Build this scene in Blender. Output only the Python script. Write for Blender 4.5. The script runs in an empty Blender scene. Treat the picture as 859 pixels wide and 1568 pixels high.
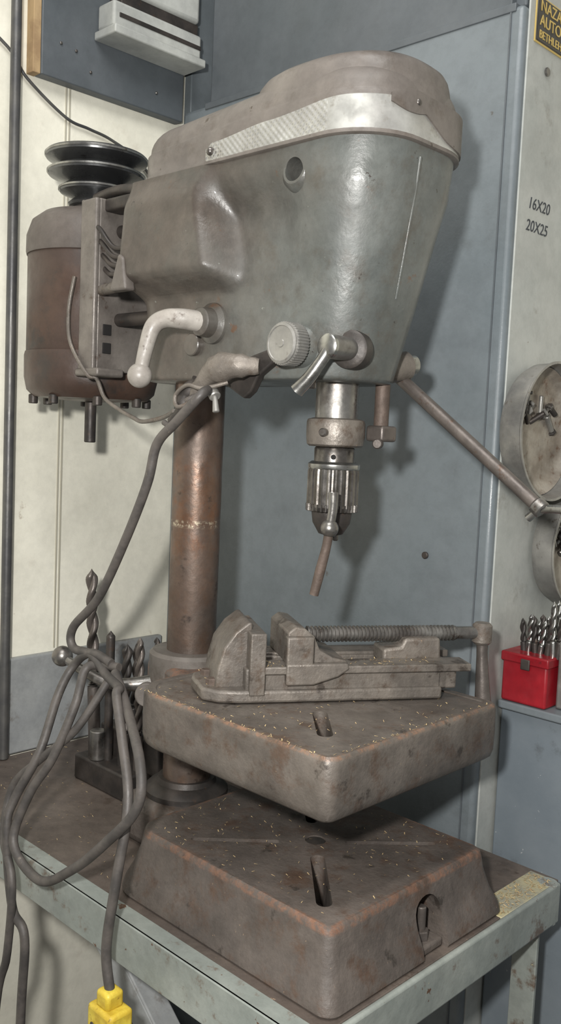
import bpy, bmesh, math, random
from mathutils import Vector, Matrix, Quaternion
random.seed(7)
scene=bpy.context.scene
scene.view_settings.view_transform='Standard'
# ---------------------------------------------------------------- helpers
def s2l(c):
    c=c/255.0
    return c/12.92 if c<=0.04045 else ((c+0.055)/1.055)**2.4
def col(r,g,b): return (s2l(r),s2l(g),s2l(b),1.0)

def mat(name,c1,c2=None,c3=None,scale=18,rough=0.6,metal=0.0,bump=0.15,bscale=120,thr=(0.35,0.65),thr3=(0.58,0.7),spec=0.5,gradX=None,coat=0.0,speck=None,edge=None,stretch=None,band=None,grime=0):
    m=bpy.data.materials.new(name); m.use_nodes=True
    nt=m.node_tree; N=nt.nodes; Lk=nt.links
    b=N["Principled BSDF"]
    b.inputs["Roughness"].default_value=rough; b.inputs["Metallic"].default_value=metal
    b.inputs["Specular IOR Level"].default_value=spec
    b.inputs["Coat Weight"].default_value=coat
    tc=N.new("ShaderNodeTexCoord")
    def noise(sc,det=6,ro=0.6,off=0,st=None):
        mp=N.new("ShaderNodeMapping"); mp.inputs["Location"].default_value=(off,off*1.7,off*.6)
        if st: mp.inputs["Scale"].default_value=st
        Lk.new(tc.outputs["Object"],mp.inputs[0])
        n=N.new("ShaderNodeTexNoise"); n.inputs["Scale"].default_value=sc; n.inputs["Detail"].default_value=det; n.inputs["Roughness"].default_value=ro
        Lk.new(mp.outputs[0],n.inputs["Vector"]); return n.outputs["Fac"]
    def ramp(fac,a,bb,lo=0.0,hi=1.0):
        r=N.new("ShaderNodeMapRange"); r.interpolation_type='SMOOTHSTEP'
        r.inputs["From Min"].default_value=a; r.inputs["From Max"].default_value=bb
        r.inputs["To Min"].default_value=lo; r.inputs["To Max"].default_value=hi
        Lk.new(fac,r.inputs["Value"]); return r.outputs[0]
    def math_(op,a,b2=None):
        n=N.new("ShaderNodeMath"); n.operation=op
        for i,v in enumerate((a,b2)):
            if v is None: continue
            if isinstance(v,(int,float)): n.inputs[i].default_value=v
            else: Lk.new(v,n.inputs[i])
        return n.outputs[0]
    def mix(fac,a,bcol):
        x=N.new("ShaderNodeMix"); x.data_type='RGBA'
        if fac is not None: Lk.new(fac,x.inputs["Factor"])
        if isinstance(a,tuple): x.inputs["A"].default_value=a
        else: Lk.new(a,x.inputs["A"])
        if isinstance(bcol,tuple): x.inputs["B"].default_value=bcol
        else: Lk.new(bcol,x.inputs["B"])
        return x.outputs["Result"]
    def xyz():
        sep=N.new("ShaderNodeSeparateXYZ"); Lk.new(tc.outputs["Object"],sep.inputs[0]); return sep.outputs
    cur=c1
    if c2: cur=mix(ramp(noise(scale,st=stretch),*thr),c1,c2)
    if gradX:
        o=xyz()
        ad=math_('MULTIPLY',noise(14,5,.6,3),0.22)
        zz=math_('ADD',math_('MULTIPLY',o["Z"],-0.45),o["X"])
        f=ramp(math_('ADD',ad,zz),gradX[0],gradX[1])
        st=mix(ramp(noise(25,6,.65,8),.35,.65),gradX[2],gradX[3])
        cur=mix(f,st,cur)
    if c3: cur=mix(ramp(noise(scale*2.3,8,.7,5,stretch),*thr3),cur,c3)
    if band:
        for (zc,hw_,bc,na,nb,sc) in band:
            o=xyz()
            k=ramp(math_('ABSOLUTE',math_('SUBTRACT',o["Z"],zc)),hw_,hw_*.3)
            cur=mix(math_('MULTIPLY',k,ramp(noise(sc,7,.75,31),na,nb)),cur,bc)
    if speck:
        for k,sp in enumerate(speck if isinstance(speck,list) else [speck]):
            wd=.03 if sp[1]>50 else .09
            cur=mix(ramp(noise(sp[1],5,.65,11+5*k),sp[2],sp[2]+wd),cur,sp[0])
    if edge:
        ecx,ehx,ehy,zmin,ecol,wid=edge
        o=xyz()
        dx=math_('SUBTRACT',math_('ABSOLUTE',math_('SUBTRACT',o["X"],ecx)),ehx)
        dy=math_('SUBTRACT',math_('ABSOLUTE',o["Y"]),ehy)
        dd=math_('MAXIMUM',dx,dy)
        k=math_('MULTIPLY',ramp(dd,-wid,-wid*.3),ramp(o["Z"],zmin,zmin+.003))
        k=math_('MULTIPLY',k,ramp(noise(90,7,.75,21),.40,.66))
        cur=mix(k,cur,ecol)
    if grime and not isinstance(cur,tuple):
        g1=ramp(noise(7,8,.68,41),.34,.62,1-grime,1.06)
        g2=ramp(noise(55,8,.75,47),.36,.60,1-grime*.55,1.03)
        vs=N.new("ShaderNodeVectorMath"); vs.operation='SCALE'
        Lk.new(cur,vs.inputs[0]); Lk.new(math_('MULTIPLY',g1,g2),vs.inputs["Scale"]); cur=vs.outputs[0]
    if isinstance(cur,tuple): b.inputs["Base Color"].default_value=cur
    else: Lk.new(cur,b.inputs["Base Color"])
    sp_=.1+.12*(grime>0)
    rr=N.new("ShaderNodeMapRange"); rr.inputs["From Min"].default_value=.3; rr.inputs["From Max"].default_value=.7
    rr.inputs["To Min"].default_value=max(rough-sp_,.05); rr.inputs["To Max"].default_value=min(rough+sp_,1)
    Lk.new(noise(scale*1.7,6,.6,2),rr.inputs["Value"]); Lk.new(rr.outputs[0],b.inputs["Roughness"])
    if bump:
        bm=N.new("ShaderNodeBump"); bm.inputs["Strength"].default_value=bump; bm.inputs["Distance"].default_value=0.002
        Lk.new(noise(bscale,5,.6,1),bm.inputs["Height"]); Lk.new(bm.outputs[0],b.inputs["Normal"])
    return m

def finish(o,m=None,parent=None,smooth=True,bevel=0,seg=3,ang=40):
    bpy.context.collection.objects.link(o)
    if m:
        for k in (m if isinstance(m,list) else [m]): o.data.materials.append(k)
    if o.type=='MESH':
        if bevel:
            b=o.modifiers.new("bev","BEVEL"); b.width=bevel; b.segments=seg; b.limit_method='ANGLE'; b.angle_limit=math.radians(35)
        if smooth:
            for p in o.data.polygons: p.use_smooth=True
            try: o.data.set_sharp_from_angle(angle=math.radians(ang))
            except Exception: pass
    if parent: o.parent=parent
    return o
def mesh(name,V,F,m=None,parent=None,**k):
    me=bpy.data.meshes.new(name); me.from_pydata([tuple(v) for v in V],[],F); me.update()
    bm=bmesh.new(); bm.from_mesh(me); bmesh.ops.recalc_face_normals(bm,faces=bm.faces); bm.to_mesh(me); bm.free()
    return finish(bpy.data.objects.new(name,me),m,parent,**k)
def box(name,lo,hi,m=None,parent=None,bevel=0.002,M=None,**k):
    V=[Vector((x,y,z)) for x in (lo[0],hi[0]) for y in (lo[1],hi[1]) for z in (lo[2],hi[2])]
    if M: V=[M@v for v in V]
    F=[(0,1,3,2),(4,6,7,5),(0,4,5,1),(2,3,7,6),(0,2,6,4),(1,5,7,3)]
    return mesh(name,V,F,m,parent,bevel=bevel,**k)
def prism(name,poly,z0,z1,m=None,parent=None,bevel=0.002,M=None,axis='z',**k):
    def P(p,t):
        v={'z':(p[0],p[1],t),'y':(p[0],t,p[1]),'x':(t,p[0],p[1])}[axis]
        v=Vector(v); return M@v if M else v
    n=len(poly); V=[P(p,z0) for p in poly]+[P(p,z1) for p in poly]
    F=[tuple(range(n))[::-1],tuple(range(n,2*n))]+[(i,(i+1)%n,(i+1)%n+n,i+n) for i in range(n)]
    return mesh(name,V,F,m,parent,bevel=bevel,**k)
def loft(name,rings,m=None,parent=None,cap0=True,cap1=True,M=None,**k):
    n=len(rings[0]); V=[]; F=[]
    for r in rings: V+= [Vector(v) for v in r]
    if M: V=[M@v for v in V]
    for j in range(len(rings)-1):
        for i in range(n):
            a=j*n+i; b=j*n+(i+1)%n
            F.append((a,b,b+n,a+n))
    if cap0: F.append(tuple(range(n))[::-1])
    if cap1: F.append(tuple(range((len(rings)-1)*n,len(rings)*n)))
    return mesh(name,V,F,m,parent,**k)
def alignM(o,axis):
    q=Vector((0,0,1)).rotation_difference(Vector(axis).normalized())
    return Matrix.Translation(Vector(o))@q.to_matrix().to_4x4()
def lathe(name,prof,o,axis=(0,0,1),m=None,parent=None,n=48,M=None,**k):
    MM=alignM(o,axis)
    if M: MM=M@MM
    rings=[]
    for r,z in prof:
        r=max(r,1e-5)
        rings.append([(r*math.cos(2*math.pi*i/n),r*math.sin(2*math.pi*i/n),z) for i in range(n)])
    return loft(name,rings,m,parent,M=MM,**k)
def gear(name,r,depth,teeth,z0,z1,o,axis,m,parent,M=None):
    MM=alignM(o,axis); n=teeth*4; R=[]
    for z,sc in ((z0,.97),(z0+(z1-z0)*.08,1),(z1-(z1-z0)*.08,1),(z1,.97)):
        ring=[]
        for i in range(n):
            rr=(r if (i%4) in (0,1) else r-depth)*sc
            a=2*math.pi*i/n; ring.append((rr*math.cos(a),rr*math.sin(a),z))
        R.append(ring)
    if M: MM=M@MM
    return loft(name,R,m,parent,M=MM,smooth=False)
def cyl(name,p0,p1,r,m=None,parent=None,r2=None,bevel=0.001,n=32,M=None,**k):
    p0=Vector(p0);p1=Vector(p1); L=(p1-p0).length; r2=r if r2 is None else r2
    b=min(bevel,L*.3,r*.4)
    return lathe(name,[(r-b,0),(r,b),(r2,L-b),(r2-b,L)],p0,p1-p0,m,parent,n=n,M=M,**k)
def tube(name,pts,r,m=None,parent=None,radii=None,res=8,M=None,wob=0):
    P=[Vector(p) for p in pts]
    if M: P=[M@p for p in P]
    S=[];R=[]
    n=len(P)
    for i in range(n-1):
        p0=P[max(i-1,0)];p1=P[i];p2=P[i+1];p3=P[min(i+2,n-1)]
        for k in range(res):
            t=k/res
            S.append(0.5*((2*p1)+(-p0+p2)*t+(2*p0-5*p1+4*p2-p3)*t*t+(-p0+3*p1-3*p2+p3)*t**3))
            R.append(((radii[i]*(1-t)+radii[i+1]*t) if radii else r))
    S.append(P[-1]);R.append(radii[-1] if radii else r)
    rings=[];prev=None
    for i,s in enumerate(S):
        tg=(S[min(i+1,len(S)-1)]-S[max(i-1,0)]).normalized()
        if prev is None:
            a=Vector((0,0,1)) if abs(tg.z)<.9 else Vector((1,0,0))
            nn=tg.cross(a).normalized()
        else:
            nn=(prev-tg*prev.dot(tg)).normalized()
        prev=nn; bb=tg.cross(nn)
        q=R[i]*(1+wob*random.uniform(-1,1))
        rings.append([s+q*(math.cos(2*math.pi*k/14)*nn+math.sin(2*math.pi*k/14)*bb) for k in range(14)])
    return loft(name,rings,m,parent)
def ball(name,c,r,m=None,parent=None,M=None,sq=1.0):
    pr=[(r*math.sin(math.pi*i/16),-r*sq*math.cos(math.pi*i/16)) for i in range(17)]
    return lathe(name,pr,c,(0,0,1),m,parent,n=28,M=M,cap0=False,cap1=False)
def empty(name):
    e=bpy.data.objects.new(name,None); e.empty_display_size=.05; bpy.context.collection.objects.link(e); return e
def boolcut(o,cutters):
    for c in cutters:
        bpy.context.view_layer.update()
        b=o.modifiers.new("b","BOOLEAN"); b.object=c; b.operation='DIFFERENCE'; b.solver='EXACT'
        dg=bpy.context.evaluated_depsgraph_get()
        me=bpy.data.meshes.new_from_object(o.evaluated_get(dg))
        o.modifiers.clear(); o.data=me
        bpy.data.objects.remove(c)
    for p in o.data.polygons: p.use_smooth=True
    try: o.data.set_sharp_from_angle(angle=math.radians(35))
    except Exception: pass
def lerp(x,xs,ys):
    if x<=xs[0]: return ys[0]
    for i in range(len(xs)-1):
        if x<=xs[i+1]:
            t=(x-xs[i])/(xs[i+1]-xs[i]); return ys[i]+(ys[i+1]-ys[i])*t
    return ys[-1]
def slerp(x,xs,ys):
    if x<=xs[0]: return ys[0]
    for i in range(len(xs)-1):
        if x<=xs[i+1]:
            t=(x-xs[i])/(xs[i+1]-xs[i]); t=t*t*(3-2*t); return ys[i]+(ys[i+1]-ys[i])*t
    return ys[-1]
def sst(x,a,b):
    t=min(max((x-a)/(b-a),0),1); return t*t*(3-2*t)
def rrect(xb,xf,w,rb,rf,ns=60,nc=12,ne=6):
    pts=[]
    x0=xb+rb;x1=xf-rf
    for i in range(ns): pts.append((x0+(x1-x0)*i/ns,-w))
    for i in range(nc):
        a=-math.pi/2+math.pi/2*i/nc; pts.append((x1+rf*math.cos(a),-w+rf+rf*math.sin(a)))
    for i in range(ne): pts.append((xf,-w+rf+(2*w-2*rf)*i/ne))
    for i in range(nc):
        a=math.pi/2*i/nc; pts.append((x1+rf*math.cos(a),w-rf+rf*math.sin(a)))
    for i in range(ns): pts.append((x1+(x0-x1)*i/ns,w))
    for i in range(nc):
        a=math.pi/2+math.pi/2*i/nc; pts.append((x0+rb*math.cos(a),w-rb+rb*math.sin(a)))
    for i in range(ne): pts.append((xb,w-rb-(2*w-2*rb)*i/ne))
    for i in range(nc):
        a=math.pi+math.pi/2*i/nc; pts.append((x0+rb*math.cos(a),-w+rb+rb*math.sin(a)))
    return pts

# ---------------------------------------------------------------- materials
RU=col(92,72,58)
M_head=mat("paint_grey_green",col(84,88,86),col(95,98,95),col(80,77,71),scale=9,rough=.44,bump=.22,bscale=160,thr3=(.48,.70),gradX=(-.33,-.09,col(74,67,61),col(88,80,73)),coat=.15,speck=[(RU,38,.63),(col(56,52,48),90,.68),(col(128,130,124),110,.70)],grime=.26)
M_guard=mat("paint_guard_brown",col(98,92,87),col(110,104,98),col(85,77,70),scale=12,rough=.48,bump=.2,thr3=(.5,.7),speck=[(col(70,62,54),60,.67),(col(136,130,122),80,.71)],grime=.22)
M_cast=mat("cast_iron_table",col(92,85,79),col(108,101,94),col(88,72,61),scale=14,rough=.5,bump=.35,bscale=220,metal=.2,thr3=(.5,.7),speck=[(col(138,118,98),260,.68),(col(66,59,54),30,.60)],edge=(-.0135,.1415,.134,.149,col(140,106,84),.0065),grime=.28)
M_base=mat("cast_iron_base",col(82,75,70),col(97,89,83),col(82,65,54),scale=12,rough=.56,bump=.4,bscale=220,thr3=(.48,.68),speck=[(col(138,118,96),230,.68),(col(58,52,47),28,.60)],edge=(-.012,.138,.121,-.008,col(120,88,70),.006),grime=.28)
M_col=mat("rusty_column",col(96,88,82),col(102,86,76),col(106,82,66),scale=10,rough=.42,metal=.5,bump=.2,thr3=(.46,.74),speck=[(col(68,58,52),30,.58)],band=[(.33,.09,col(112,80,60),.45,.72,34),(.313,.0055,col(172,160,140),.48,.58,190)],grime=.26)
M_steel=mat("worn_steel",col(138,136,132),col(108,103,99),col(90,79,71),scale=30,rough=.35,metal=.8,bump=.15,grime=.2)
M_bright=mat("bright_steel",col(176,176,172),col(138,137,134),col(105,97,90),scale=40,rough=.28,metal=.95,bump=.08,thr3=(.6,.7))
M_chuck=mat("chuck_steel",col(122,119,116),col(98,94,90),col(84,72,64),scale=50,rough=.28,metal=.9,bump=.08)
M_dark=mat("dark_steel",col(58,55,53),col(78,72,68),col(80,66,56),scale=30,rough=.5,metal=.5,bump=.2)
M_cream=mat("handle_cream_paint",col(148,142,135),col(163,158,151),col(100,90,82),scale=40,rough=.45,bump=.15,thr3=(.56,.7),grime=.2)
M_rust=mat("rusted_steel",col(80,69,62),col(96,83,75),col(72,58,50),scale=60,rough=.65,metal=.3,bump=.4)
M_rod=mat("feed_rod_steel",col(88,82,78),col(104,97,92),col(86,70,60),scale=40,rough=.42,metal=.5,bump=.2)
M_vise=mat("vise_iron",col(102,96,90),col(122,115,107),col(88,74,63),scale=20,rough=.48,metal=.3,bump=.35,bscale=250,thr3=(.5,.72),speck=[(col(160,138,112),200,.69),(col(76,69,63),30,.60)],grime=.24)
M_motor=mat("motor_brown",col(66,52,45),col(80,61,50),col(56,49,45),scale=8,rough=.48,bump=.15,thr3=(.5,.68),grime=.2)
M_motor2=mat("motor_endbell",col(84,77,72),col(98,91,86),col(70,60,53),scale=14,rough=.55,bump=.25,grime=.2)
M_chan=mat("mount_channel",col(108,102,97),col(126,120,114),col(86,74,66),scale=20,rough=.45,metal=.3,bump=.25,grime=.25)
M_black=mat("pulley_grey",col(92,93,94),col(112,113,113),col(66,64,62),scale=20,rough=.26,metal=.8,bump=.08)
M_cord=mat("rubber_cord",col(62,59,57),col(84,79,75),col(114,106,96),scale=40,rough=.55,bump=.2,thr3=(.64,.74))
M_cab=mat("cabinet_blue_grey",col(104,112,116),col(112,119,123),col(92,97,99),scale=4,rough=.42,bump=.1,bscale=300,thr3=(.56,.8),speck=[(col(84,78,72),34,.68)],grime=.10)
M_cabtop=mat("cabinet_top_dark",col(82,88,92),col(91,96,100),None,scale=4,rough=.5,bump=.1,grime=.1)
M_cabside=mat("cabinet_side_pale",col(162,166,162),col(174,176,171),col(136,134,126),scale=5,rough=.5,bump=.1,thr3=(.58,.76),speck=[(col(120,110,98),60,.71)],grime=.12)
M_cablow=mat("cabinet_scuffed_blue",col(104,113,120),col(116,124,130),col(92,98,102),scale=8,rough=.5,bump=.1,speck=[(col(215,215,210),70,.67)])
M_wall=mat("wall_cream_paint",col(228,225,209),col(238,235,220),col(206,199,183),scale=4,rough=.42,bump=.25,bscale=60,thr3=(.56,.76),speck=[(col(120,104,86),50,.735),(col(190,180,162),22,.66)],grime=.06)
M_seam=mat("wall_joint",col(176,172,156),None,None,rough=.6,bump=0)
M_walllow=mat("backboard_grey",col(144,147,148),col(156,158,157),col(116,112,107),scale=6,rough=.5,bump=.15,thr3=(.54,.7),grime=.15)
M_floor=mat("concrete_floor",col(105,102,98),col(125,121,116),col(85,80,76),scale=5,rough=.85,bump=.4,bscale=60)
M_benchtop=mat("bench_top_dirty",col(84,75,69),col(102,92,84),col(70,59,51),scale=9,rough=.55,bump=.3,speck=[(col(140,120,100),150,.67)],grime=.3)
M_rim=mat("bench_rim_grey",col(128,134,129),col(146,151,145),col(104,90,78),scale=10,rough=.46,bump=.2,thr3=(.56,.67),speck=[(col(178,172,140),70,.69),(col(92,68,52),55,.66)],grime=.16)
M_rimy=mat("bench_rim_dusty",col(168,160,128),col(134,134,122),col(186,174,118),scale=30,rough=.7,bump=.3)
M_galv=mat("galvanised",col(134,133,130),col(156,154,149),col(108,100,92),scale=25,rough=.4,metal=.55,bump=.15,grime=.18)
M_bowl=mat("bowl_inside",col(176,169,158),col(150,140,128),col(122,100,84),scale=30,rough=.4,metal=.4,bump=.2,thr3=(.54,.7),grime=.25)
M_red=mat("red_plastic",col(158,30,40),col(136,24,34),col(96,30,34),scale=15,rough=.4,bump=.05,thr3=(.6,.7),grime=.15)
M_yel=mat("yellow_plug",col(214,192,72),col(190,160,50),col(120,95,45),scale=60,rough=.5,bump=.2,thr3=(.6,.7),grime=.2)
M_chip=mat("swarf",col(196,174,130),col(156,132,98),None,scale=90,rough=.6,bump=0)
M_label=mat("sign_black",col(38,36,34),col(52,48,44),None,scale=30,rough=.4,bump=.05)
M_gold=mat("sign_gold",col(190,165,95),None,None,rough=.5,bump=0)
M_ink=mat("marker_ink",col(58,62,66),None,None,rough=.7,bump=0)
M_tan=mat("raw_wood_edge",col(176,150,112),col(150,124,92),None,scale=30,rough=.8,bump=.2)
M_white=mat("fixture_white",col(186,188,182),col(168,170,166),None,scale=8,rough=.5,bump=.1,grime=.15)
M_conduit=mat("conduit_grey",col(84,84,85),col(104,103,100),None,scale=20,rough=.4,metal=.5,bump=.1)
M_hole=mat("black_recess",col(22,20,19),None,None,rough=.9,bump=0)
M_alu=mat("aluminium_trim",col(184,184,179),col(162,161,157),col(138,132,122),scale=20,rough=.38,metal=.5,bump=.0,thr3=(.54,.72),grime=.16)
_nt=M_alu.node_tree;_tc=[n for n in _nt.nodes if n.type=='TEX_COORD'][0]
_s=_nt.nodes.new("ShaderNodeSeparateXYZ"); _nt.links.new(_tc.outputs["Object"],_s.inputs[0])
def _m(op,a,b=None):
    n=_nt.nodes.new("ShaderNodeMath"); n.operation=op
    for i,v in enumerate((a,b)):
        if v is None: continue
        if isinstance(v,(int,float)): n.inputs[i].default_value=v
        else: _nt.links.new(v,n.inputs[i])
    return n.outputs[0]
_a=_m('SINE',_m('MULTIPLY',_s.outputs["X"],900)); _b=_m('SINE',_m('MULTIPLY',_s.outputs["Z"],900))
_h=_m('MULTIPLY',_m('MULTIPLY',_a,_b),_m('LESS_THAN',_s.outputs["X"],.045))
_bp=_nt.nodes.new("ShaderNodeBump"); _bp.inputs["Strength"].default_value=.6; _bp.inputs["Distance"].default_value=.001
_nt.links.new(_h,_bp.inputs["Height"]); _nt.links.new(_bp.outputs[0],_nt.nodes["Principled BSDF"].inputs["Normal"])

# ================================================================= ROOM
ZB=-.0683; ZF=-.93
XW=-.593; YC=.256
box("floor",(XW-.1,-2.2,ZF-.05),(2.0,1.4,ZF),M_floor,bevel=0)
box("wall_left",(XW-.1,-2.2,ZF),(XW,1.4,1.75),M_wall,bevel=0)
box("wall_back",(XW,.9,ZF),(2.0,1.0,1.75),M_wall,bevel=0)
for i,y in enumerate((.052,-.44)):
    box("trim_%d"%(2*i+1),(XW-.002,y,.08),(XW+.0015,y+.0025,1.7),M_seam,bevel=.0005)
    box("trim_%d"%(2*i+2),(XW-.002,y+.006,.08),(XW+.0015,y+.0085,1.7),M_seam,bevel=.0005)
box("wall_backboard",(XW,-1.2,ZB),(XW+.012,YC-.002,.076),M_walllow,bevel=.003)

cab=empty("metal_cabinet")
box("front_panel",(-.575,YC,ZF),(.03,.86,.921),[M_cab],cab,bevel=.006)
box("upper_panel",(-.52,YC+.008,.9212),(.028,.86,1.75),M_cabtop,cab,bevel=.003)
box("top_edge",(-.52,YC-.002,.914),(.02,YC+.02,.9235),M_cabtop,cab,bevel=.001)
box("corner_stile",(.0125,YC-.0015,ZF),(.0145,YC+.01,1.74),M_cabtop,cab,bevel=0)
box("side_panel",(.0295,.266,ZF),(.032,.85,1.74),M_cabside,cab,bevel=.0008)
box("left_filler",(XW+.001,YC+.015,ZF),(-.575,.86,1.2),M_cab,cab,bevel=.002)
cyl("panel_screw",(-.061,YC,.276),(-.061,YC-.004,.276),.0045,M_dark,cab)
cyl("side_rivet",(.032,.31,.86),(.035,.31,.86),.005,M_steel,cab)
lc=empty("low_tool_cabinet")
box("carcass",(.034,.30,ZF),(.62,.84,.100),M_cablow,lc,bevel=.003)
box("top_lip",(.034,.290,.096),(.62,.84,.106),M_cab,lc,bevel=.002)
box("door_seam",(.30,.2992,ZF+.05),(.302,.301,.08),M_dark,lc,bevel=0)
sg=box("name_sign",(.032,.2785,.887),(.0345,.44,.936),M_label,bevel=.002)
sg2=box("rim",(.032,.2765,.885),(.0335,.443,.938),M_gold,bevel=.001); sg2.parent=sg
def text(name,s,size,loc,m,parent,shear=0):
    cu=bpy.data.curves.new(name,"FONT"); cu.body=s; cu.size=size; cu.extrude=.0003; cu.shear=shear
    o=bpy.data.objects.new(name,cu); o.location=loc; o.rotation_euler=(math.pi/2,0,math.pi/2)
    cu.materials.append(m); bpy.context.collection.objects.link(o)
    if parent: o.parent=parent
    return o
for i,(s,z) in enumerate((("NAZARETH",.921),("AUTO PARTS",.905),("BETHLEHEM",.891))):
    text("sign_text_%d"%i,s,.018 if i<2 else .013,(.0348,.284,z),M_gold,sg)
hw=empty("handwritten_note")
text("note_a","16X20",.019,(.0322,.288,.700),M_ink,hw,.2)
text("note_b","20X25",.019,(.0322,.286,.674),M_ink,hw,.2)

pb=empty("electrical_panel")
box("gray_board",(XW,0.0,.905),(XW+.02,YC-.002,1.10),M_cabtop,pb,bevel=.002)
box("wood_edge",(XW,-.012,.905),(XW+.018,0.0,1.10),M_tan,pb,bevel=.001)
box("tray",(XW+.02,.09,.990),(XW+.06,YC-.002,1.026),M_white,pb,bevel=.004)
box("tray_lip",(XW+.02,.085,.976),(XW+.072,YC-.002,.988),M_white,pb,bevel=.002)
box("tray_slot",(XW+.055,.10,1.004),(XW+.0615,YC-.004,1.010),M_dark,pb,bevel=.0005)
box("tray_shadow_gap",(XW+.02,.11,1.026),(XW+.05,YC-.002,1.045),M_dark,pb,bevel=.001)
box("housing",(XW+.02,.12,1.045),(XW+.055,YC-.002,1.14),M_white,pb,bevel=.006)
for k,(y,z) in enumerate(((.03,.955),(.055,.952),(.08,.93),(.20,.935),(.03,1.02))):
    cyl("board_screw_%d"%k,(XW+.02,y,z),(XW+.0225,y,z),.0022,M_steel,pb)
cyl("conduit_pipe",(-.572,-.040,ZB+.001),(-.572,-.040,1.74),.0072,M_conduit)
tube("wall_cable",[(-.588,-.5,1.05),(-.588,-.2,1.0),(-.588,-.054,.937),(-.588,-.013,.898),(-.588,.05,.862),(-.588,.09,.856),(-.588,.13,.850),(-.588,.186,.829),(-.588,.235,.78)],.0022,M_conduit)

# ================================================================= BENCH
bench=empty("workbench")
YB=YC-.006
box("bench_top",(XW+.014,-.165,ZB-.008),(.15,YB,ZB),M_benchtop,bench,bevel=.001)
prism("front_rim",[(-.172,ZB+.0006),(-.168,ZB+.0006),(-.168,ZB-.046),(-.172,ZB-.046)],XW+.014,.148,M_rim,bench,axis='x',bevel=.001)
box("front_rim_flange",(XW+.014,-.171,ZB-.001),(.148,-.150,ZB+.0006),M_rim,bench,bevel=.0005)
box("side_rim",(.150,-.165,ZB-.046),(.157,YC-.012,ZB+.0008),M_rim,bench,bevel=.003)
box("side_rim_flange",(.118,.125,ZB-.002),(.152,YC-.012,ZB+.0008),M_rimy,bench,bevel=.001)
cyl("rim_corner",(.147,-.162,ZB-.046),(.147,-.162,ZB+.0005),.010,M_rim,bench)
cyl("rim_corner_back",(.145,YC-.022,ZB-.046),(.145,YC-.022,ZB+.001),.012,M_rim,bench)
for i,(x,y) in enumerate(((.12,.21),(.12,-.14),(-.55,-.14),(-.55,.21))):
    prism("leg_%d"%i,[(x,y),(x+.03,y),(x+.03,y+.005),(x+.005,y+.005),(x+.005,y+.03),(x,y+.03)],ZF,ZB-.008,M_rim,bench,bevel=.0008)
box("stretcher_front",(-.55,-.15,-.60),(.14,-.145,-.56),M_rim,bench)
box("stretcher_back",(-.55,.22,-.60),(.14,.225,-.56),M_rim,bench)
box("lower_shelf",(-.55,-.145,-.562),(.14,.22,-.558),M_benchtop,bench)
mb=Matrix.Translation((-.30,-.10,-.10))@Matrix.Rotation(math.radians(38),4,'Y')
box("brace",(0,0,-.035),(.42,.004,0),M_walllow,bench,M=mb)
box("brace_flange",(0,0,0),(.42,.03,.004),M_walllow,bench,M=mb)

# ================================================================= DRILL PRESS
dp=empty("drill_press")
def ringz(x0,x1,w,rb,rf,z): return [(x,y,z) for x,y in rrect(x0,x1,w,rb,rf,20,10,10)]
def bring(e,z,k=0): return ringz(-.150-e,.1258+e,.120+e,.03+e*.5,.010+e*.25,z)
base=loft("base_casting",[bring(.019,ZB),bring(.0205,ZB+.003),bring(.0185,ZB+.012),bring(.011,ZB+.028),bring(.005,-.020),bring(.003,-.007),bring(.0015,-.002),bring(-.001,0)],M_base,dp)
def slotcut(p0,p1,w,z0,z1):
    p0=Vector((*p0,0));p1=Vector((*p1,0)); dd=(p1-p0).normalized(); a0=math.atan2(dd.y,dd.x)
    poly=[]
    for i in range(9):
        a=a0+math.pi/2+math.pi*i/8; poly.append((p0.x+w*math.cos(a),p0.y+w*math.sin(a)))
    for i in range(9):
        a=a0-math.pi/2+math.pi*i/8; poly.append((p1.x+w*math.cos(a),p1.y+w*math.sin(a)))
    return prism("cut",poly,z0,z1,None,None,bevel=0,smooth=False)
cuts=[slotcut((.030,-.030),(.092,-.090),.0075,-.05,.02)]
cuts+=[slotcut((-.083,-.095),(-.024,-.034),.0036,-.006,.02),slotcut((.027,.022),(.086,.088),.0036,-.006,.02),slotcut((-.035,.032),(-.06,.055),.006,-.05,.02)]
cuts+=[cyl("cut",(0,0,-.004),(0,0,.02),.011,None,None,bevel=0)]
arch=[(-.004,-.1),(.036,-.1)]+[(.016+.020*math.cos(a),-.032+.018*math.sin(a)) for a in [math.pi*i/10 for i in range(11)]]
cuts+=[prism("cut",arch,.108,.2,None,None,bevel=0,axis='x',smooth=False)]
boolcut(base,cuts)
base.data.materials.clear(); base.data.materials.append(M_base)
box("foot_lug",(.106,-.003,ZB),(.140,.035,ZB+.010),M_base,dp,bevel=.003)
lathe("bolt_nut",[(.009,0),(.009,.008),(.008,.009)],(.126,.015,ZB+.010),(0,0,1),M_rod,dp,n=6,smooth=False)
cyl("bolt_stud",(.126,.015,ZB+.01),(.126,.015,-.026),.0050,M_rod,dp)
cyl("spindle_plug",(0,0,-.006),(0,0,-.001),.0108,M_dark,dp)
box("base_heel",(-.262,-.062,ZB),(-.14,.062,-.012),M_base,dp,bevel=.012)
lathe("column_flange",[(.05,0),(.05,.006),(.044,.012),(.036,.014),(.034,.02)],(-.21,0,-.012),(0,0,1),M_dark,dp)
cyl("column",(-.21,0,-.02),(-.21,0,.60),.0288,M_col,dp,n=64)
TZ=.1532
def tring(e,z): return ringz(-.155-e,.1285+e,.134+e,.045+e*.5,.012+max(e,-.008)*.5,z)
table=loft("table_casting",[tring(-.012,.093),tring(-.006,.0945),tring(-.002,.098),tring(0,.105),tring(.0005,.125),tring(0,.147),tring(-.001,.151),tring(-.003,TZ),tring(-.010,TZ),tring(-.011,TZ-.0012)],M_cast,dp)
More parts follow.
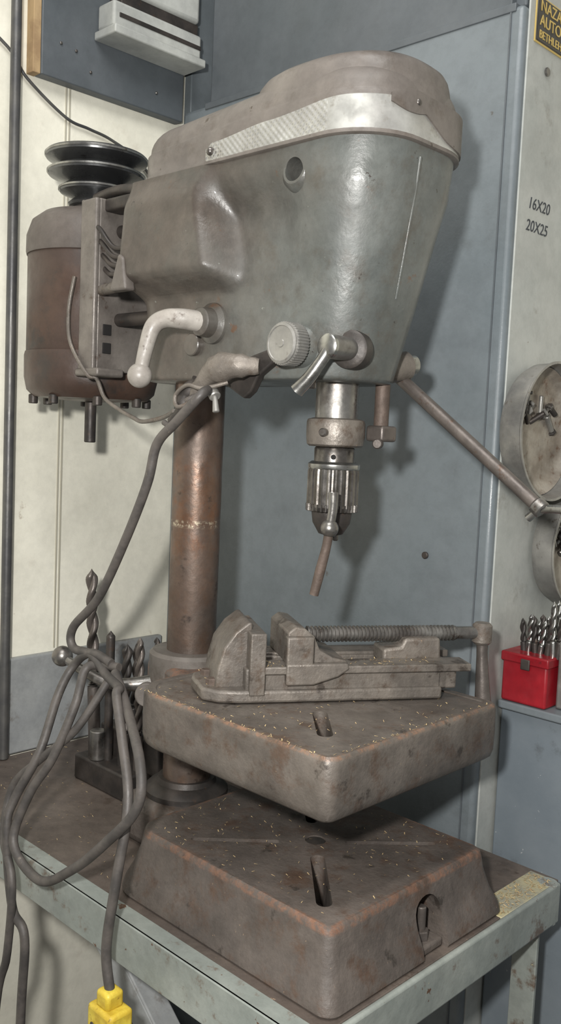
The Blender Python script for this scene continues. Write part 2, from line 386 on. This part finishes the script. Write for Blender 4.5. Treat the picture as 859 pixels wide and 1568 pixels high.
cc=[slotcut((.034,-.042),(.078,-.084),.0075,.06,.2)]
boolcut(table,cc); table.data.materials.clear(); table.data.materials.append(M_cast)
prism("table_arm",[(-.15,-.06),(-.21,-.045),(-.25,-.035),(-.262,0),(-.25,.035),(-.21,.045),(-.15,.06)],.100,.150,M_base,dp,bevel=.008)
lathe("table_collar",[(.044,0),(.049,.004),(.049,.066),(.045,.070),(.030,.070)],(-.21,0,.092),(0,0,1),M_guard,dp)
tube("clamp_arm",[(-.232,-.04,.122),(-.262,-.075,.120),(-.298,-.093,.132),(-.326,-.10,.142)],.006,M_steel,dp,radii=[.010,.0065,.006,.005])
cyl("clamp_hub",(-.222,-.055,.112),(-.250,-.028,.112),.014,M_guard,dp)
ball("clamp_knob",(-.33,-.1,.143),.0125,M_steel,dp)

# --- head body
ZS=.687
def wn(z): return lerp(z,[.476,.55,.62,.65,.70],[.054,.064,.0735,.079,.0815])
def wm(z): return slerp(z,[.476,.55,.630,.680,.7],[.059,.061,.0575,.080,.081])
def wr(z): return slerp(z,[.476,.560,.588,.655,.687],[.057,.060,.097,.095,.086])
def hring(z,shr=0):
    xf=lerp(z,[.476,.55,.65,.69],[.048,.0682,.0916,.0965])-shr
    rf=lerp(z,[.476,.55,.65,.69],[.042,.050,.057,.060])
    xb=slerp(z,[.476,.552,.578,.70],[-.272,-.268,-.257,-.250])+shr
    rb=slerp(z,[.476,.552,.578,.60],[.048,.048,.022,.020])
    w0=wn(z)
    out=[]
    for x,y in rrect(xb,xf,w0,rb,rf,90,12,8):
        s=.022*sst(z,.67,.56)
        w=wr(z)+(wm(z)-wr(z))*sst(x,-.126+s,-.096+s)
        w=w+(w0-w)*sst(x,-.045,.035)
        out.append((x,y*(w-shr)/w0,z))
    return out
zs=[.476+(ZS-.476)*i/72 for i in range(73)]
rings=[[(x,y,.4742) for x,y,z in hring(.476,.006)],[(x,y,.4750) for x,y,z in hring(.476,.002)]]+[[(x,y,.4768) for x,y,z in hring(zs[0],0)]]+[hring(z) for z in zs[1:]]
head=loft("head_casting",rings,M_head,dp,ang=60)
boolcut(head,[cyl("cut",(.002,-.2,.664),(.002,-.056,.664),.0115,None,None,bevel=0)])
head.data.materials.clear(); head.data.materials.append(M_head)
try: head.data.set_sharp_from_angle(angle=math.radians(60))
except Exception: pass
lathe("oil_boss",[(.0205,0),(.0180,.010),(.0140,.0135),(.0115,.0135),(.0115,0)],(.002,-.065,.664),(0,-1,0.12),M_head,dp,cap0=False,cap1=False)
cyl("oil_screw",(.004,-.0565,.664),(.004,-.063,.664),.006,M_dark,dp)
tube("nose_seam",[(.0952,-.012,.676),(.0903,-.010,.650),(.0792,-.006,.60),(.0680,-.002,.553)],.0017,M_head,dp)

# --- belt guard
GW=.0835
def rz(x): return min(.060*(x+.085),.003)
def gring(e,z):
    out=[]
    for x,y in rrect(-.236+e,.0985-e,GW-e,max(.035-e*.5,.01),max(.061-e*.8,.012),70,12,8):
        out.append((x,y,z(x) if callable(z) else z))
    return out
gz=lambda t: (lambda x: ZS+(.722+rz(x)-ZS)*t)
R=[gring(.001,gz(-.03)),gring(-.0015,gz(0)),gring(-.0015,gz(.08)),gring(0,gz(.12)),gring(0,gz(.5)),gring(.0002,gz(.93)),gring(.0022,gz(1.0))]
for i in range(0,9):
    a=math.pi/2*i/8
    R.append(gring(.0026+.028*(1-math.cos(a)),(lambda aa:(lambda x: .7235+rz(x)+.0275*math.sin(aa)))(a)))
R.append(gring(.045,lambda x:.7515+rz(x)))
guard=loft("belt_guard",R,M_guard,dp,ang=60)
dome=[]
for rx,ry,fl,z in ((.0975,.0805,1.24,.726),(.0965,.0790,1.17,.736),(.0955,.0775,1.10,.743),(.0945,.0765,1.05,.749),(.0930,.0750,1.01,.755),(.090,.072,.99,.760),(.084,.066,.98,.7645),(.074,.056,.98,.7680),(.058,.042,1,.7700),(.032,.022,1,.7710),(.0,.0,1,.7712)):
    ring=[]
    for i in range(96):
        a=2*math.pi*i/96; c=math.cos(a); s=math.sin(a)
        ex=.82
        cx_=math.copysign(abs(c)**ex,c); sy_=math.copysign(abs(s)**ex,s)
        k=rx*(fl if c<0 else 1.0)
        ring.append((-.000+k*cx_,ry*sy_,z))
    dome.append(ring)
loft("guard_dome",dome,M_guard,dp,ang=75,cap1=False)
def outline(e): return rrect(-.236-e,.0985+e,GW+e,.035,.061+e,140,24,16)
ol=outline(.0012); ol0=outline(0)
idx=[i for i,p in enumerate(ol) if i<140+24+16+24+40 and not (p[1]<-.05 and p[0]<-.118)]
def bh(p):
    x,y=p
    if y<-.045: return slerp(x,[-.118,-.108,-.03,.07,.12],[.012,.020,.026,.032,.033])
    return slerp(y,[-.045,.0,.06],[.032,.028,.020])
V=[];F=[]
for j,i in enumerate(idx):
    p=ol[i];q=ol0[i]
    lo=ZS+.0005+(.003 if j==0 else 0); h=bh(p)
    for (px,py),zz in ((q,lo),(p,lo+.0008),(p,lo+h-.0008),(q,lo+h)): V.append((px,py,zz))
for i in range(len(idx)-1):
    a=i*4
    for k in range(3): F.append((a+k,a+4+k,a+5+k,a+1+k))
F.append((0,1,2,3)); F.append(tuple(len(V)-4+k for k in (0,3,2,1)))
mesh("aluminium_band",V,F,M_alu,dp,ang=50)
V=[];F=[]
ol2=outline(.0030)
ci=[i for i in range(140+16,140+24+16+13)]
n=len(ci)
for j,i in enumerate(ci):
    p=ol2[i];q=outline(-.006)[i]
    t=j/(n-1); lo=.714-.022*sst(t,.15,.8)-.006*(t<.3)*math.sin(math.pi*min(t/.3,1)); hi=.7285-.007*max(0,1-t*9)-.004*t
    for (px,py),zz in ((q,lo),(p,lo),(p,hi),(q,hi)): V.append((px,py,zz))
for i in range(n-1):
    a=i*4
    for k in range(4): F.append((a+k,a+4+k,a+4+(k+1)%4,a+(k+1)%4))
F.append((0,1,2,3)); F.append(tuple(len(V)-4+k for k in (3,2,1,0)))
mesh("guard_clip",V,F,M_guard,dp,ang=50)
ball("clip_screw",(.0995,-.026,.7185),.0035,M_steel,dp)
ball("band_screw",(-.109,-.0852,.6985),.0042,M_steel,dp)
ball("far_screw",(.062,.078,.715),.005,M_bright,dp)

# --- quill, chuck
cyl("quill",(0,0,.43),(0,0,.482),.0215,M_steel,dp,n=48)
lathe("quill_collar",[(.026,0),(.0285,.002),(.0295,.010),(.0295,.024),(.0285,.027),(.0225,.0285)],(0,0,.411),(0,0,1),M_vise,dp)
cyl("collar_screw",(.010,-.027,.425),(.012,-.034,.425),.004,M_steel,dp)
lathe("chuck_neck",[(.018,0),(.0205,.002),(.0205,.016),(.019,.018)],(0,0,.393),(0,0,1),M_chuck,dp)
gear("chuck_sleeve",.0262,.0010,24,0,.042,(0,0,.347),(0,0,1),M_chuck,dp)
lathe("chuck_top",[(.0255,0),(.0262,.0015),(.0262,.005),(.023,.0075)],(0,0,.3885),(0,0,1),M_bright,dp)
gear("chuck_gear_ring",.0268,.0022,34,-.001,.0065,(0,0,.347),(0,0,1),M_chuck,dp)
lathe("chuck_nose",[(.009,0),(.0125,.001),(.019,.012),(.0205,.022),(.0205,.028)],(0,0,.322),(0,0,1),M_dark,dp)
for a in (0.6,2.7,4.8):
    cyl("chuck_jaw",(.005*math.cos(a),.005*math.sin(a),.316),(.005*math.cos(a),.005*math.sin(a),.33),.003,M_steel,dp)
cyl("sleeve_hole",(.0128,-.0162,.401),(.0135,-.0172,.401),.0025,M_hole,dp)
kx=Vector((.016,-.019,.333)); kd=Vector((.62,-.78,0)).normalized()
cyl("key_shaft",kx-kd*.006,kx+kd*.020,.0055,M_dark,dp)
ball("key_hub",kx+kd*.022,.0088,M_steel,dp)
hc=kx+kd*.022
tube("key_bar_upper",[hc,hc+Vector((.002,.001,.018)),hc+Vector((.002,.001,.035))],.0045,M_steel,dp,radii=[.0045,.0045,.0050])
tube("key_bar_lower",[hc,hc+Vector((-.002,-.001,-.018)),hc+Vector((-.006,-.004,-.042)),hc+Vector((-.010,-.007,-.066))],.0045,M_rust,dp,radii=[.0045,.0045,.0050,.0045])
cyl("depth_stop_rod",(.032,.032,.430),(.032,.032,.482),.0075,M_rust,dp)
box("depth_stop_block",(.022,.020,.418),(.044,.044,.434),M_rod,dp,bevel=.003)
cyl("depth_stop_bolt",(.040,.020,.416),(.044,.012,.416),.005,M_dark,dp)
cyl("feed_hub",(.016,.045,.490),(.024,.080,.498),.0150,M_vise,dp)
cyl("feed_cap",(.024,.080,.498),(.025,.090,.499),.011,M_bright,dp)
fr0=Vector((.012,.076,.490)); fr1=Vector((.182,.08,.367)); fd=(fr1-fr0).normalized()
cyl("feed_rod",fr0,fr1,.0066,M_rod,dp)
cyl("feed_rod_tip",fr1,fr1+fd*.010,.0085,M_steel,dp)
tube("feed_rod_hook",[fr1+fd*.004+Vector((-.01,0,-.012)),fr1+fd*.008,fr1+fd*.012+Vector((.018,0,.004))],.004,M_bright,dp)
lathe("crank_boss",[(.022,0),(.021,.006),(.0155,.010),(.0145,.022),(.012,.024)],(-.125,-.056,.533),(0,-1,0),M_head,dp)
tube("crank_arm",[(-.126,-.074,.533),(-.136,-.093,.5345),(-.150,-.103,.534),(-.160,-.110,.526),(-.164,-.115,.505),(-.166,-.12,.478)],.008,M_cream,dp,radii=[.011,.0105,.0095,.009,.008,.007])
ball("crank_knob",(-.166,-.121,.475),.0128,M_cream,dp)
lathe("dial_hub",[(.021,0),(.021,.006),(.018,.010),(.016,.014)],(.001,-.052,.506),(0,-1,0),M_head,dp)
gear("dial_rim",.0208,.0008,44,0,.016,(.001,-.067,.506),(0,-1,0),M_galv,dp)
lathe("dial_face",[(.019,0),(.019,.002),(.0165,.003),(.0160,.0022),(.004,.0022),(.0035,.003),(.0,.003)],(.001,-.0828,.506),(0,-1,0),M_galv,dp,cap1=False)
lathe("lock_flange",[(.019,0),(.018,.014),(.015,.016)],(.044,-.030,.503),(.35,-1,0),M_dark,dp)
cyl("lock_hub",(.0475,-.036,.503),(.0475,-.070,.503),.0112,M_steel,dp)
lathe("lock_cap",[(.0115,0),(.0115,.004),(.009,.006),(.0,.0065)],(.0475,-.069,.503),(0,-1,0),M_bright,dp,cap1=False)
tube("lock_lever",[(.047,-.068,.502),(.043,-.074,.490),(.033,-.079,.474),(.022,-.083,.462)],.005,M_bright,dp,radii=[.0065,.0055,.006,.0070])
cyl("oil_cap",(.006,-.048,.478),(.006,-.048,.466),.006,M_steel,dp)
cyl("lower_boss",(-.155,-.052,.512),(-.155,-.0635,.512),.012,M_head,dp)
prism("switch_bracket",[(-.10,.472),(-.085,.490),(-.045,.500),(-.025,.505),(-.022,.492),(-.045,.478),(-.055,.462),(-.065,.455)],-.068,-.058,M_dark,dp,axis='y',bevel=.002)
tube("lamp_socket",[(-.040,-.072,.486),(-.058,-.085,.486),(-.078,-.088,.484),(-.096,-.09,.474),(-.115,-.092,.455)],.012,M_vise,dp,radii=[.008,.012,.0145,.010,.008],wob=.12,res=4)
tube("taped_splice",[(-.108,-.09,.470),(-.122,-.095,.455),(-.120,-.100,.440),(-.132,-.105,.428)],.008,M_dark,dp,radii=[.008,.010,.008,.005],wob=.18,res=5)
tube("taped_wire",[(-.100,-.09,.460),(-.112,-.10,.452),(-.126,-.10,.445),(-.135,-.10,.425),(-.15,-.10,.428)],.003,M_cord,dp)
tube("twisted_wire",[(-.070,-.085,.470),(-.090,-.10,.463),(-.108,-.105,.466),(-.126,-.105,.456),(-.118,-.108,.444),(-.100,-.10,.452)],.0022,M_vise,dp)
cyl("toggle_nut",(-.088,-.09,.462),(-.080,-.092,.455),.006,M_galv,dp)
cyl("toggle_lever",(-.081,-.092,.457),(-.077,-.093,.440),.0022,M_galv,dp,r2=.0036)

# --- motor
mx,my=-.432,0
lathe("motor_shell",[(.083,.51),(.0845,.512),(.0845,.640),(.083,.642)],(mx,my,0),(0,0,1),M_motor,dp,n=64)
lathe("motor_top_bell",[(.0858,.636),(.0868,.640),(.0865,.660),(.080,.679),(.066,.690),(.040,.694),(.030,.70),(.026,.704)],(mx,my,0),(0,0,1),M_motor2,dp,n=64)
lathe("motor_bottom_bell",[(.030,.452),(.074,.455),(.083,.464),(.0865,.48),(.0868,.508),(.0856,.513)],(mx,my,0),(0,0,1),M_motor,dp,n=64)
for k in range(8):
    a=k*math.pi/4+.3
    cyl("motor_bolt_%d"%k,(mx+.074*math.cos(a),my+.074*math.sin(a),.446),(mx+.074*math.cos(a),my+.074*math.sin(a),.458),.006,M_dark,dp)
cyl("motor_shaft_lower",(mx,my,.398),(mx,my,.46),.0075,M_dark,dp)
cyl("motor_shaft_upper",(mx,my,.69),(mx,my,.77),.008,M_steel,dp)
lathe("step_pulley",[(.018,.698),(.022,.702),(.034,.705),(.036,.708),(.027,.716),(.046,.722),(.048,.727),(.034,.736),(.061,.743),(.063,.748),(.044,.757),(.0645,.764),(.066,.769),(.064,.771),(.050,.769),(.012,.767),(.010,.772)],(mx,my,-.002),(0,0,1),M_black,dp,n=72,ang=25)
for rr,zz in ((.0660,.7650),(.0630,.7440),(.0482,.7230)):
    lathe("pulley_rim",[(rr-.002,0),(rr+.0003,.0005),(rr+.0003,.0028),(rr-.002,.0034)],(mx,my,zz-.001),(0,0,1),M_bright,dp,n=72,cap0=False,cap1=False)
box("mount_web",(-.336,-.062,.487),(-.331,.06,.690),M_chan,dp,bevel=.002)
box("mount_flange",(-.362,-.068,.487),(-.331,-.060,.690),M_chan,dp,bevel=.003)
box("mount_flange_lip",(-.362,-.068,.487),(-.357,-.045,.690),M_chan,dp,bevel=.002)
box("mount_foot",(-.366,-.070,.480),(-.318,-.03,.490),M_chan,dp,bevel=.003)
for z in (.508,.530):
    box("mount_slot",(-.3315,-.054,z),(-.3295,-.042,z+.013),M_hole,dp,bevel=.0009)
box("mount_ribs",(-.40,-.050,.52),(-.352,.055,.66),M_motor,dp,bevel=.004)
for z in (.595,.55,.655):
    cyl("mount_rod",(-.335,-.03,z),(-.24,-.03,z),.008,M_dark,dp)
for k in range(4):
    tube("motor_lead_%d"%k,[(-.352,-.052,.66-.012*k),(-.325,-.066+.004*k,.652-.016*k),(-.30,-.06,.628-.01*k),(-.262,-.05,.635-.012*k)],.0028,M_dark,dp)
cyl("mount_rod_near",(-.335,-.056,.582),(-.245,-.075,.582),.0065,M_vise,dp)
ball("rod_clamp",(-.250,-.083,.583),.009,M_vise,dp)
prism("clamp_ear",[(-.255,.570),(-.225,.570),(-.232,.605),(-.240,.61)],-.100,-.085,M_guard,dp,axis='y',bevel=.003)
tube("belt_tension_rod",[(-.385,-.03,.703),(-.32,-.045,.70),(-.25,-.055,.690)],.006,M_dark,dp)
box("tension_plate",(-.345,-.055,.675),(-.25,-.03,.690),M_dark,dp,bevel=.003)
tube("motor_wire",[(-.368,-.071,.60),(-.376,-.073,.56),(-.372,-.072,.52),(-.338,-.070,.482),(-.329,-.062,.477),(-.315,-.060,.455),(-.287,-.060,.442),(-.25,-.065,.432),(-.225,-.07,.428),(-.178,-.08,.433),(-.14,-.095,.440)],.0024,M_vise,dp)

# ================================================================= VISE
vise=empty("drill_press_vise")
MV=Matrix(((.537,-.844,0,-.028),(.844,.537,0,-.078),(0,0,1,TZ),(0,0,0,1)))
prism("vise_base",[(-.012,0),(.205,0),(.205,.090),(-.012,.090),(-.046,.078),(-.050,.060),(-.046,.016),(-.030,.004)],0,.013,M_vise,vise,bevel=.003,M=MV)
box("body_near",(-.004,.004,.010),(.212,.032,.034),M_vise,vise,M=MV,bevel=.002)
box("body_far",(-.004,.058,.010),(.212,.086,.034),M_vise,vise,M=MV,bevel=.002)
box("body_floor",(-.004,.02,.008),(.21,.07,.018),M_vise,vise,M=MV,bevel=.001)
box("way_near",(.0,-.001,.029),(.236,.030,.037),M_vise,vise,M=MV,bevel=.0015)
box("way_far",(.0,.060,.029),(.236,.091,.037),M_vise,vise,M=MV,bevel=.0015)
box("end_block",(.200,.004,.010),(.222,.086,.034),M_vise,vise,M=MV,bevel=.002)
box("fixed_jaw_plate",(-.001,-.002,.008),(.015,.090,.071),M_vise,vise,M=MV,bevel=.0015)
prism("fixed_jaw",[(-.032,.010),(-.030,.030),(-.024,.052),(-.013,.068),(.0,.078),(.004,.078),(.004,.010)],.018,.088,M_vise,vise,axis='y',bevel=.004,M=MV)
prism("moving_jaw",[(.038,.0375),(.038,.070),(.046,.076),(.056,.074),(.066,.066),(.072,.052),(.086,.044),(.100,.041),(.103,.0375)],.006,.086,M_vise,vise,axis='y',bevel=.003,M=MV)
box("moving_jaw_plate",(.036,-.002,.020),(.064,.010,.067),M_vise,vise,M=MV,bevel=.002)
prism("moving_jaw_skirt",[(.036,.018),(.036,.040),(.100,.040),(.102,.034),(.090,.026),(.064,.018)],-.003,.007,M_vise,vise,axis='y',bevel=.002,M=MV)
pr=[(.0085,.0)]
z=0.0
while z<.165:
    pr+=[(.0086,z+.0006),(.0086,z+.0018),(.0070,z+.0026),(.0070,z+.0036)]; z+=.0042
pr.append((.0075,.168))
lathe("vise_screw",pr,(.068,.045,.060),(1,0,0),M_steel,vise,n=28,M=MV,ang=20)
cyl("screw_shank",(.23,.045,.060),(.262,.045,.060),.0070,M_steel,vise,M=MV)
prism("screw_nut_block",[(.148,.030),(.148,.047),(.168,.049),(.172,.058),(.212,.058),(.214,.030)],.028,.062,M_vise,vise,axis='y',bevel=.003,M=MV)
lathe("screw_eye",[(.008,-.013),(.0108,-.010),(.0108,.008),(.008,.011)],(.268,.045,.060),(0,0,1),M_vise,vise,M=MV)
tube("vise_handle",[(.268,.045,.062),(.269,.044,.035),(.271,.042,.0),(.274,.041,-.035),(.276,.041,-.056),(.276,.041,-.062)],.005,M_rod,vise,radii=[.0062,.0060,.0080,.0105,.0085,.003],M=MV)
for (a,b_) in ((-.034,.03),(-.034,.065)):
    cyl("base_nut",(a,b_,.012),(a,b_,.019),.006,M_rust,vise,M=MV,n=6)

# ================================================================= CORDS
pc=empty("power_cord")
tube("cord_to_plug",[(-.09,-.092,.462),(-.075,-.115,.456),(-.105,-.12,.429),(-.135,-.12,.405),(-.149,-.12,.364),(-.185,-.12,.299),(-.230,-.12,.232),(-.278,-.12,.190),(-.277,-.12,.167),(-.240,-.12,.166),(-.205,-.125,.152),(-.160,-.14,.150),(-.150,-.15,.146),(-.118,-.165,.112),(-.085,-.18,.06),(-.080,-.195,-.01),(-.086,-.20,-.078),(-.078,-.20,-.120)],.0050,M_cord,pc)
box("plug_body",(-.096,-.214,-.170),(-.058,-.186,-.132),M_yel,pc,bevel=.004)
box("plug_neck",(-.088,-.210,-.134),(-.068,-.190,-.116),M_yel,pc,bevel=.004)
cyl("plug_screw_1",(-.085,-.2145,-.150),(-.085,-.2155,-.150),.003,M_dark,pc)
cyl("plug_screw_2",(-.069,-.2145,-.150),(-.069,-.2155,-.150),.003,M_dark,pc)
box("plug_socket",(-.094,-.212,-.21),(-.060,-.188,-.170),M_hole,pc,bevel=.004)
tube("cord_left_drop",[(-.205,-.118,.163),(-.240,-.12,.168),(-.272,-.12,.149),(-.273,-.14,.118),(-.262,-.17,.059),(-.278,-.19,.006),(-.277,-.20,-.026),(-.262,-.20,-.109),(-.235,-.20,-.134),(-.240,-.20,-.236),(-.244,-.20,-.5),(-.24,-.22,-.92)],.0050,M_cord,pc)
tube("cord_loop",[(-.195,-.115,.160),(-.222,-.12,.158),(-.237,-.13,.151),(-.225,-.15,.117),(-.236,-.17,.059),(-.256,-.185,.017),(-.262,-.20,-.036),(-.208,-.20,-.058),(-.148,-.20,-.024),(-.093,-.20,.023),(-.052,-.195,.07),(-.062,-.185,.108),(-.150,-.14,.140),(-.195,-.12,.155)],.0050,M_cord,pc)
tube("cord_outer",[(-.20,-.122,.15),(-.210,-.14,.115),(-.225,-.155,.085),(-.262,-.17,.050),(-.30,-.18,.010),(-.292,-.195,-.04),(-.255,-.205,-.075),(-.262,-.205,-.16),(-.29,-.205,-.30),(-.30,-.21,-.92)],.0046,M_cord,pc)

# ================================================================= DRILL BITS
def twist(name,p0,p1,r,m,parent,flute=.62):
    p0=Vector(p0);p1=Vector(p1);L=(p1-p0).length; MM=alignM(p0,p1-p0)
    n=24;R=[];steps=90
    pitch=r*7.0
    for j in range(steps+1):
        z=L*j/steps; ring=[]
        f=sst(z/L,1-flute-.03,1-flute+.03)
        tip=1.0 if z<L-r*1.2 else max((L-z)/(r*1.2),.02)
        for i in range(n):
            a=2*math.pi*i/n
            c=abs(math.cos(a)); rr=r*(1-f*.55*(1-c)**.8)
            aa=a+2*math.pi*z/pitch*f
            ring.append((rr*tip*math.cos(aa),rr*tip*math.sin(aa),z))
        R.append(ring)
    return loft(name,R,m,parent,M=MM,ang=50)
hold=empty("drill_bit_rack")
box("rack_block",(-.450,.00,ZB),(-.330,.060,ZB+.035),M_dark,hold,bevel=.003)
box("rack_tier",(-.440,.035,ZB+.03),(-.31,.075,ZB+.075),M_dark,hold,bevel=.003)
twist("long_bit",(-.430,.02,ZB+.03),(-.449,.02,.224),.0085,M_rod,hold,.6)
twist("bit_a",(-.402,.022,ZB+.03),(-.400,.02,.146),.006,M_dark,hold,.0001)
twist("bit_b",(-.372,.025,ZB+.03),(-.362,.02,.135),.0075,M_dark,hold,.7)
twist("bit_c",(-.345,.03,ZB+.03),(-.335,.02,.149),.0065,M_rod,hold,.7)
twist("bit_d",(-.385,.05,ZB+.07),(-.380,.05,.130),.006,M_dark,hold,.7)
twist("bit_e",(-.322,.055,ZB+.07),(-.301,.02,.156),.0055,M_dark,hold,.7)
cyl("arbor",(-.412,.012,ZB+.035),(-.412,.012,ZB+.075),.011,M_steel,hold)

rb=empty("red_drill_box")
box("box_body",(.036,.293,.1065),(.096,.36,.160),M_red,rb,bevel=.003)
box("box_lid",(.034,.291,.156),(.098,.362,.168),M_red,rb,bevel=.002)
box("latch",(.062,.2895,.150),(.074,.292,.163),M_dark,rb,bevel=.001)
for i in range(16):
    x=.052+.0075*(i%8)+random.uniform(-.002,.002); y=.315+.018*(i//8)
    twist("drill_%d"%i,(x,y,.166),(x+random.uniform(-.005,.005),y,.195+.004*(i%8)+random.uniform(.0,.02)),.0040,M_bright if i%2 else M_dark,rb,.7)
box("metal_index",(.100,.31,.1065),(.19,.37,.19),M_galv,rb,bevel=.003)
def bowl(name,y,z,r,seed,nb):
    random.seed(seed)
    e=empty(name)
    lathe("shell",[(.010,.0),(r*.80,.001),(r*.93,.005),(r*.99,.014),(r,.034),(r+.002,.036),(r+.002,.0375),(r-.001,.0375),(r*.965,.018),(r*.90,.009),(r*.76,.005),(.0,.004)],(.0325,y,z),(1,0,0),M_galv,e,n=64,cap1=False)
    lathe("lining",[(r*.955,.0182),(r*.89,.0098),(r*.75,.0058),(.0,.0048)],(.0325,y,z),(1,0,0),M_bowl,e,n=64,cap0=False,cap1=False)
    for k in range(nb):
        a=random.uniform(0.2,2.8); rr=random.uniform(.008,r*.6)
        p=Vector((.042,y+rr*math.cos(a),z+rr*math.sin(a)))
        dv=Vector((random.uniform(-.1,.2),random.uniform(-1,1),random.uniform(-1,1))).normalized()*random.uniform(.008,.016)
        cyl("bolt_%d"%k,p-dv,p+dv,random.uniform(.002,.0035),random.choice([M_dark,M_steel,M_galv]),e)
        cyl("bolt_head_%d"%k,p+dv,p+dv*1.3,.0055,random.choice([M_dark,M_steel,M_galv]),e,n=6)
    return e
bowl("magnetic_parts_bowl",.325,.438,.082,3,10)
bowl("magnetic_parts_bowl",.413,.290,.074,5,14)
random.seed(11)

# ================================================================= SWARF
V=[];F=[]
def sliver(x,y,z,s=1):
    a=random.uniform(0,6.28); L=random.uniform(.0010,.004)*s; w=random.uniform(.0003,.0009)*s
    dx,dy=math.cos(a)*L/2,math.sin(a)*L/2; nx,ny=-math.sin(a)*w/2,math.cos(a)*w/2
    zz=z+.0002; k=len(V); up=random.uniform(.0002,.0014)
    V.extend([(x-dx-nx,y-dy-ny,zz),(x+dx-nx,y+dy-ny,zz+up),(x+dx+nx,y+dy+ny,zz+up*.7),(x-dx+nx,y-dy+ny,zz)]); F.append((k,k+1,k+2,k+3))
for _ in range(240): sliver(random.uniform(-.14,.118),random.uniform(-.125,.12),TZ-.0012)
for _ in range(90):
    t=random.random(); sliver(-.14+.262*t,-.1315+random.uniform(-.001,.003),TZ)
for _ in range(60): sliver(.1225+random.uniform(-.002,.002),random.uniform(-.125,.12),TZ)
for _ in range(260): sliver(random.uniform(-.14,.12),random.uniform(-.115,.115),0)
mesh("swarf_on_castings",V,F,M_chip,dp,smooth=False)
V=[];F=[]
for _ in range(200): sliver(random.uniform(-.57,-.17),random.uniform(-.16,.2),ZB)
for _ in range(260): sliver(random.uniform(.12,.15),random.uniform(.13,.24),ZB+.001,1.3)
mesh("swarf_on_bench",V,F,M_chip,bench,smooth=False)
V=[];F=[]
for _ in range(180):
    u=random.uniform(-.04,.2);v=random.uniform(0,.09); p=MV@Vector((u,v,0))
    if u>.105 or (.015<u<.036): 
        p=MV@Vector((u,random.uniform(.001,.029),.0372)); sliver(p.x,p.y,p.z,1.0)
    elif u<-.033: p=MV@Vector((u,v,.0132)); sliver(p.x,p.y,p.z)
for _ in range(120):
    p=MV@Vector((random.uniform(.0,.2),random.uniform(.034,.057),.0185)); sliver(p.x,p.y,p.z,1.2)
mesh("swarf_on_vise",V,F,M_chip,vise,smooth=False)

# ================================================================= LIGHT
w=bpy.data.worlds.new("world"); scene.world=w; w.use_nodes=True
w.node_tree.nodes["Background"].inputs[0].default_value=(1,.985,.965,1); w.node_tree.nodes["Background"].inputs[1].default_value=.30
def area(name,loc,tgt,size,power,colr=(1,1,1)):
    l=bpy.data.lights.new(name,"AREA"); l.shape='DISK'; l.size=size; l.energy=power; l.color=colr
    o=bpy.data.objects.new(name,l); o.location=loc; bpy.context.collection.objects.link(o)
    o.rotation_euler=(Vector(tgt)-Vector(loc)).to_track_quat('-Z','Y').to_euler(); return o
area("camera_flash",(.555,-.80,.53),(-.12,0,.36),.05,14.5,(1,.98,.945))  # unseen light beside the camera, standing in for its flash
area("overhead_fill",(.3,-.6,1.7),(-.1,.0,.2),.9,15,(1,.99,.97))  # unseen soft area light added overhead as ambient fill, no fixture

# ================================================================= CAMERA
P=Vector((0.6104,-0.70421,0.42469)); a,b,g=0.76983,0.08799,0.04422
d=Vector((-math.sin(a)*math.cos(b),math.cos(a)*math.cos(b),-math.sin(b)))
r=d.cross(Vector((0,0,1))).normalized(); u=r.cross(d)
r,u=r*math.cos(g)+u*math.sin(g),-r*math.sin(g)+u*math.cos(g)
cd=bpy.data.cameras.new("camera"); cam=bpy.data.objects.new("camera",cd); bpy.context.collection.objects.link(cam)
MM=Matrix.Identity(4)
for i in range(3):
    MM[i][0]=r[i];MM[i][1]=u[i];MM[i][2]=-d[i];MM[i][3]=P[i]
cam.matrix_world=MM
cd.sensor_fit='VERTICAL'; cd.sensor_height=36; cd.lens=36*1410.12/1568; cd.clip_start=.01
scene.camera=cam
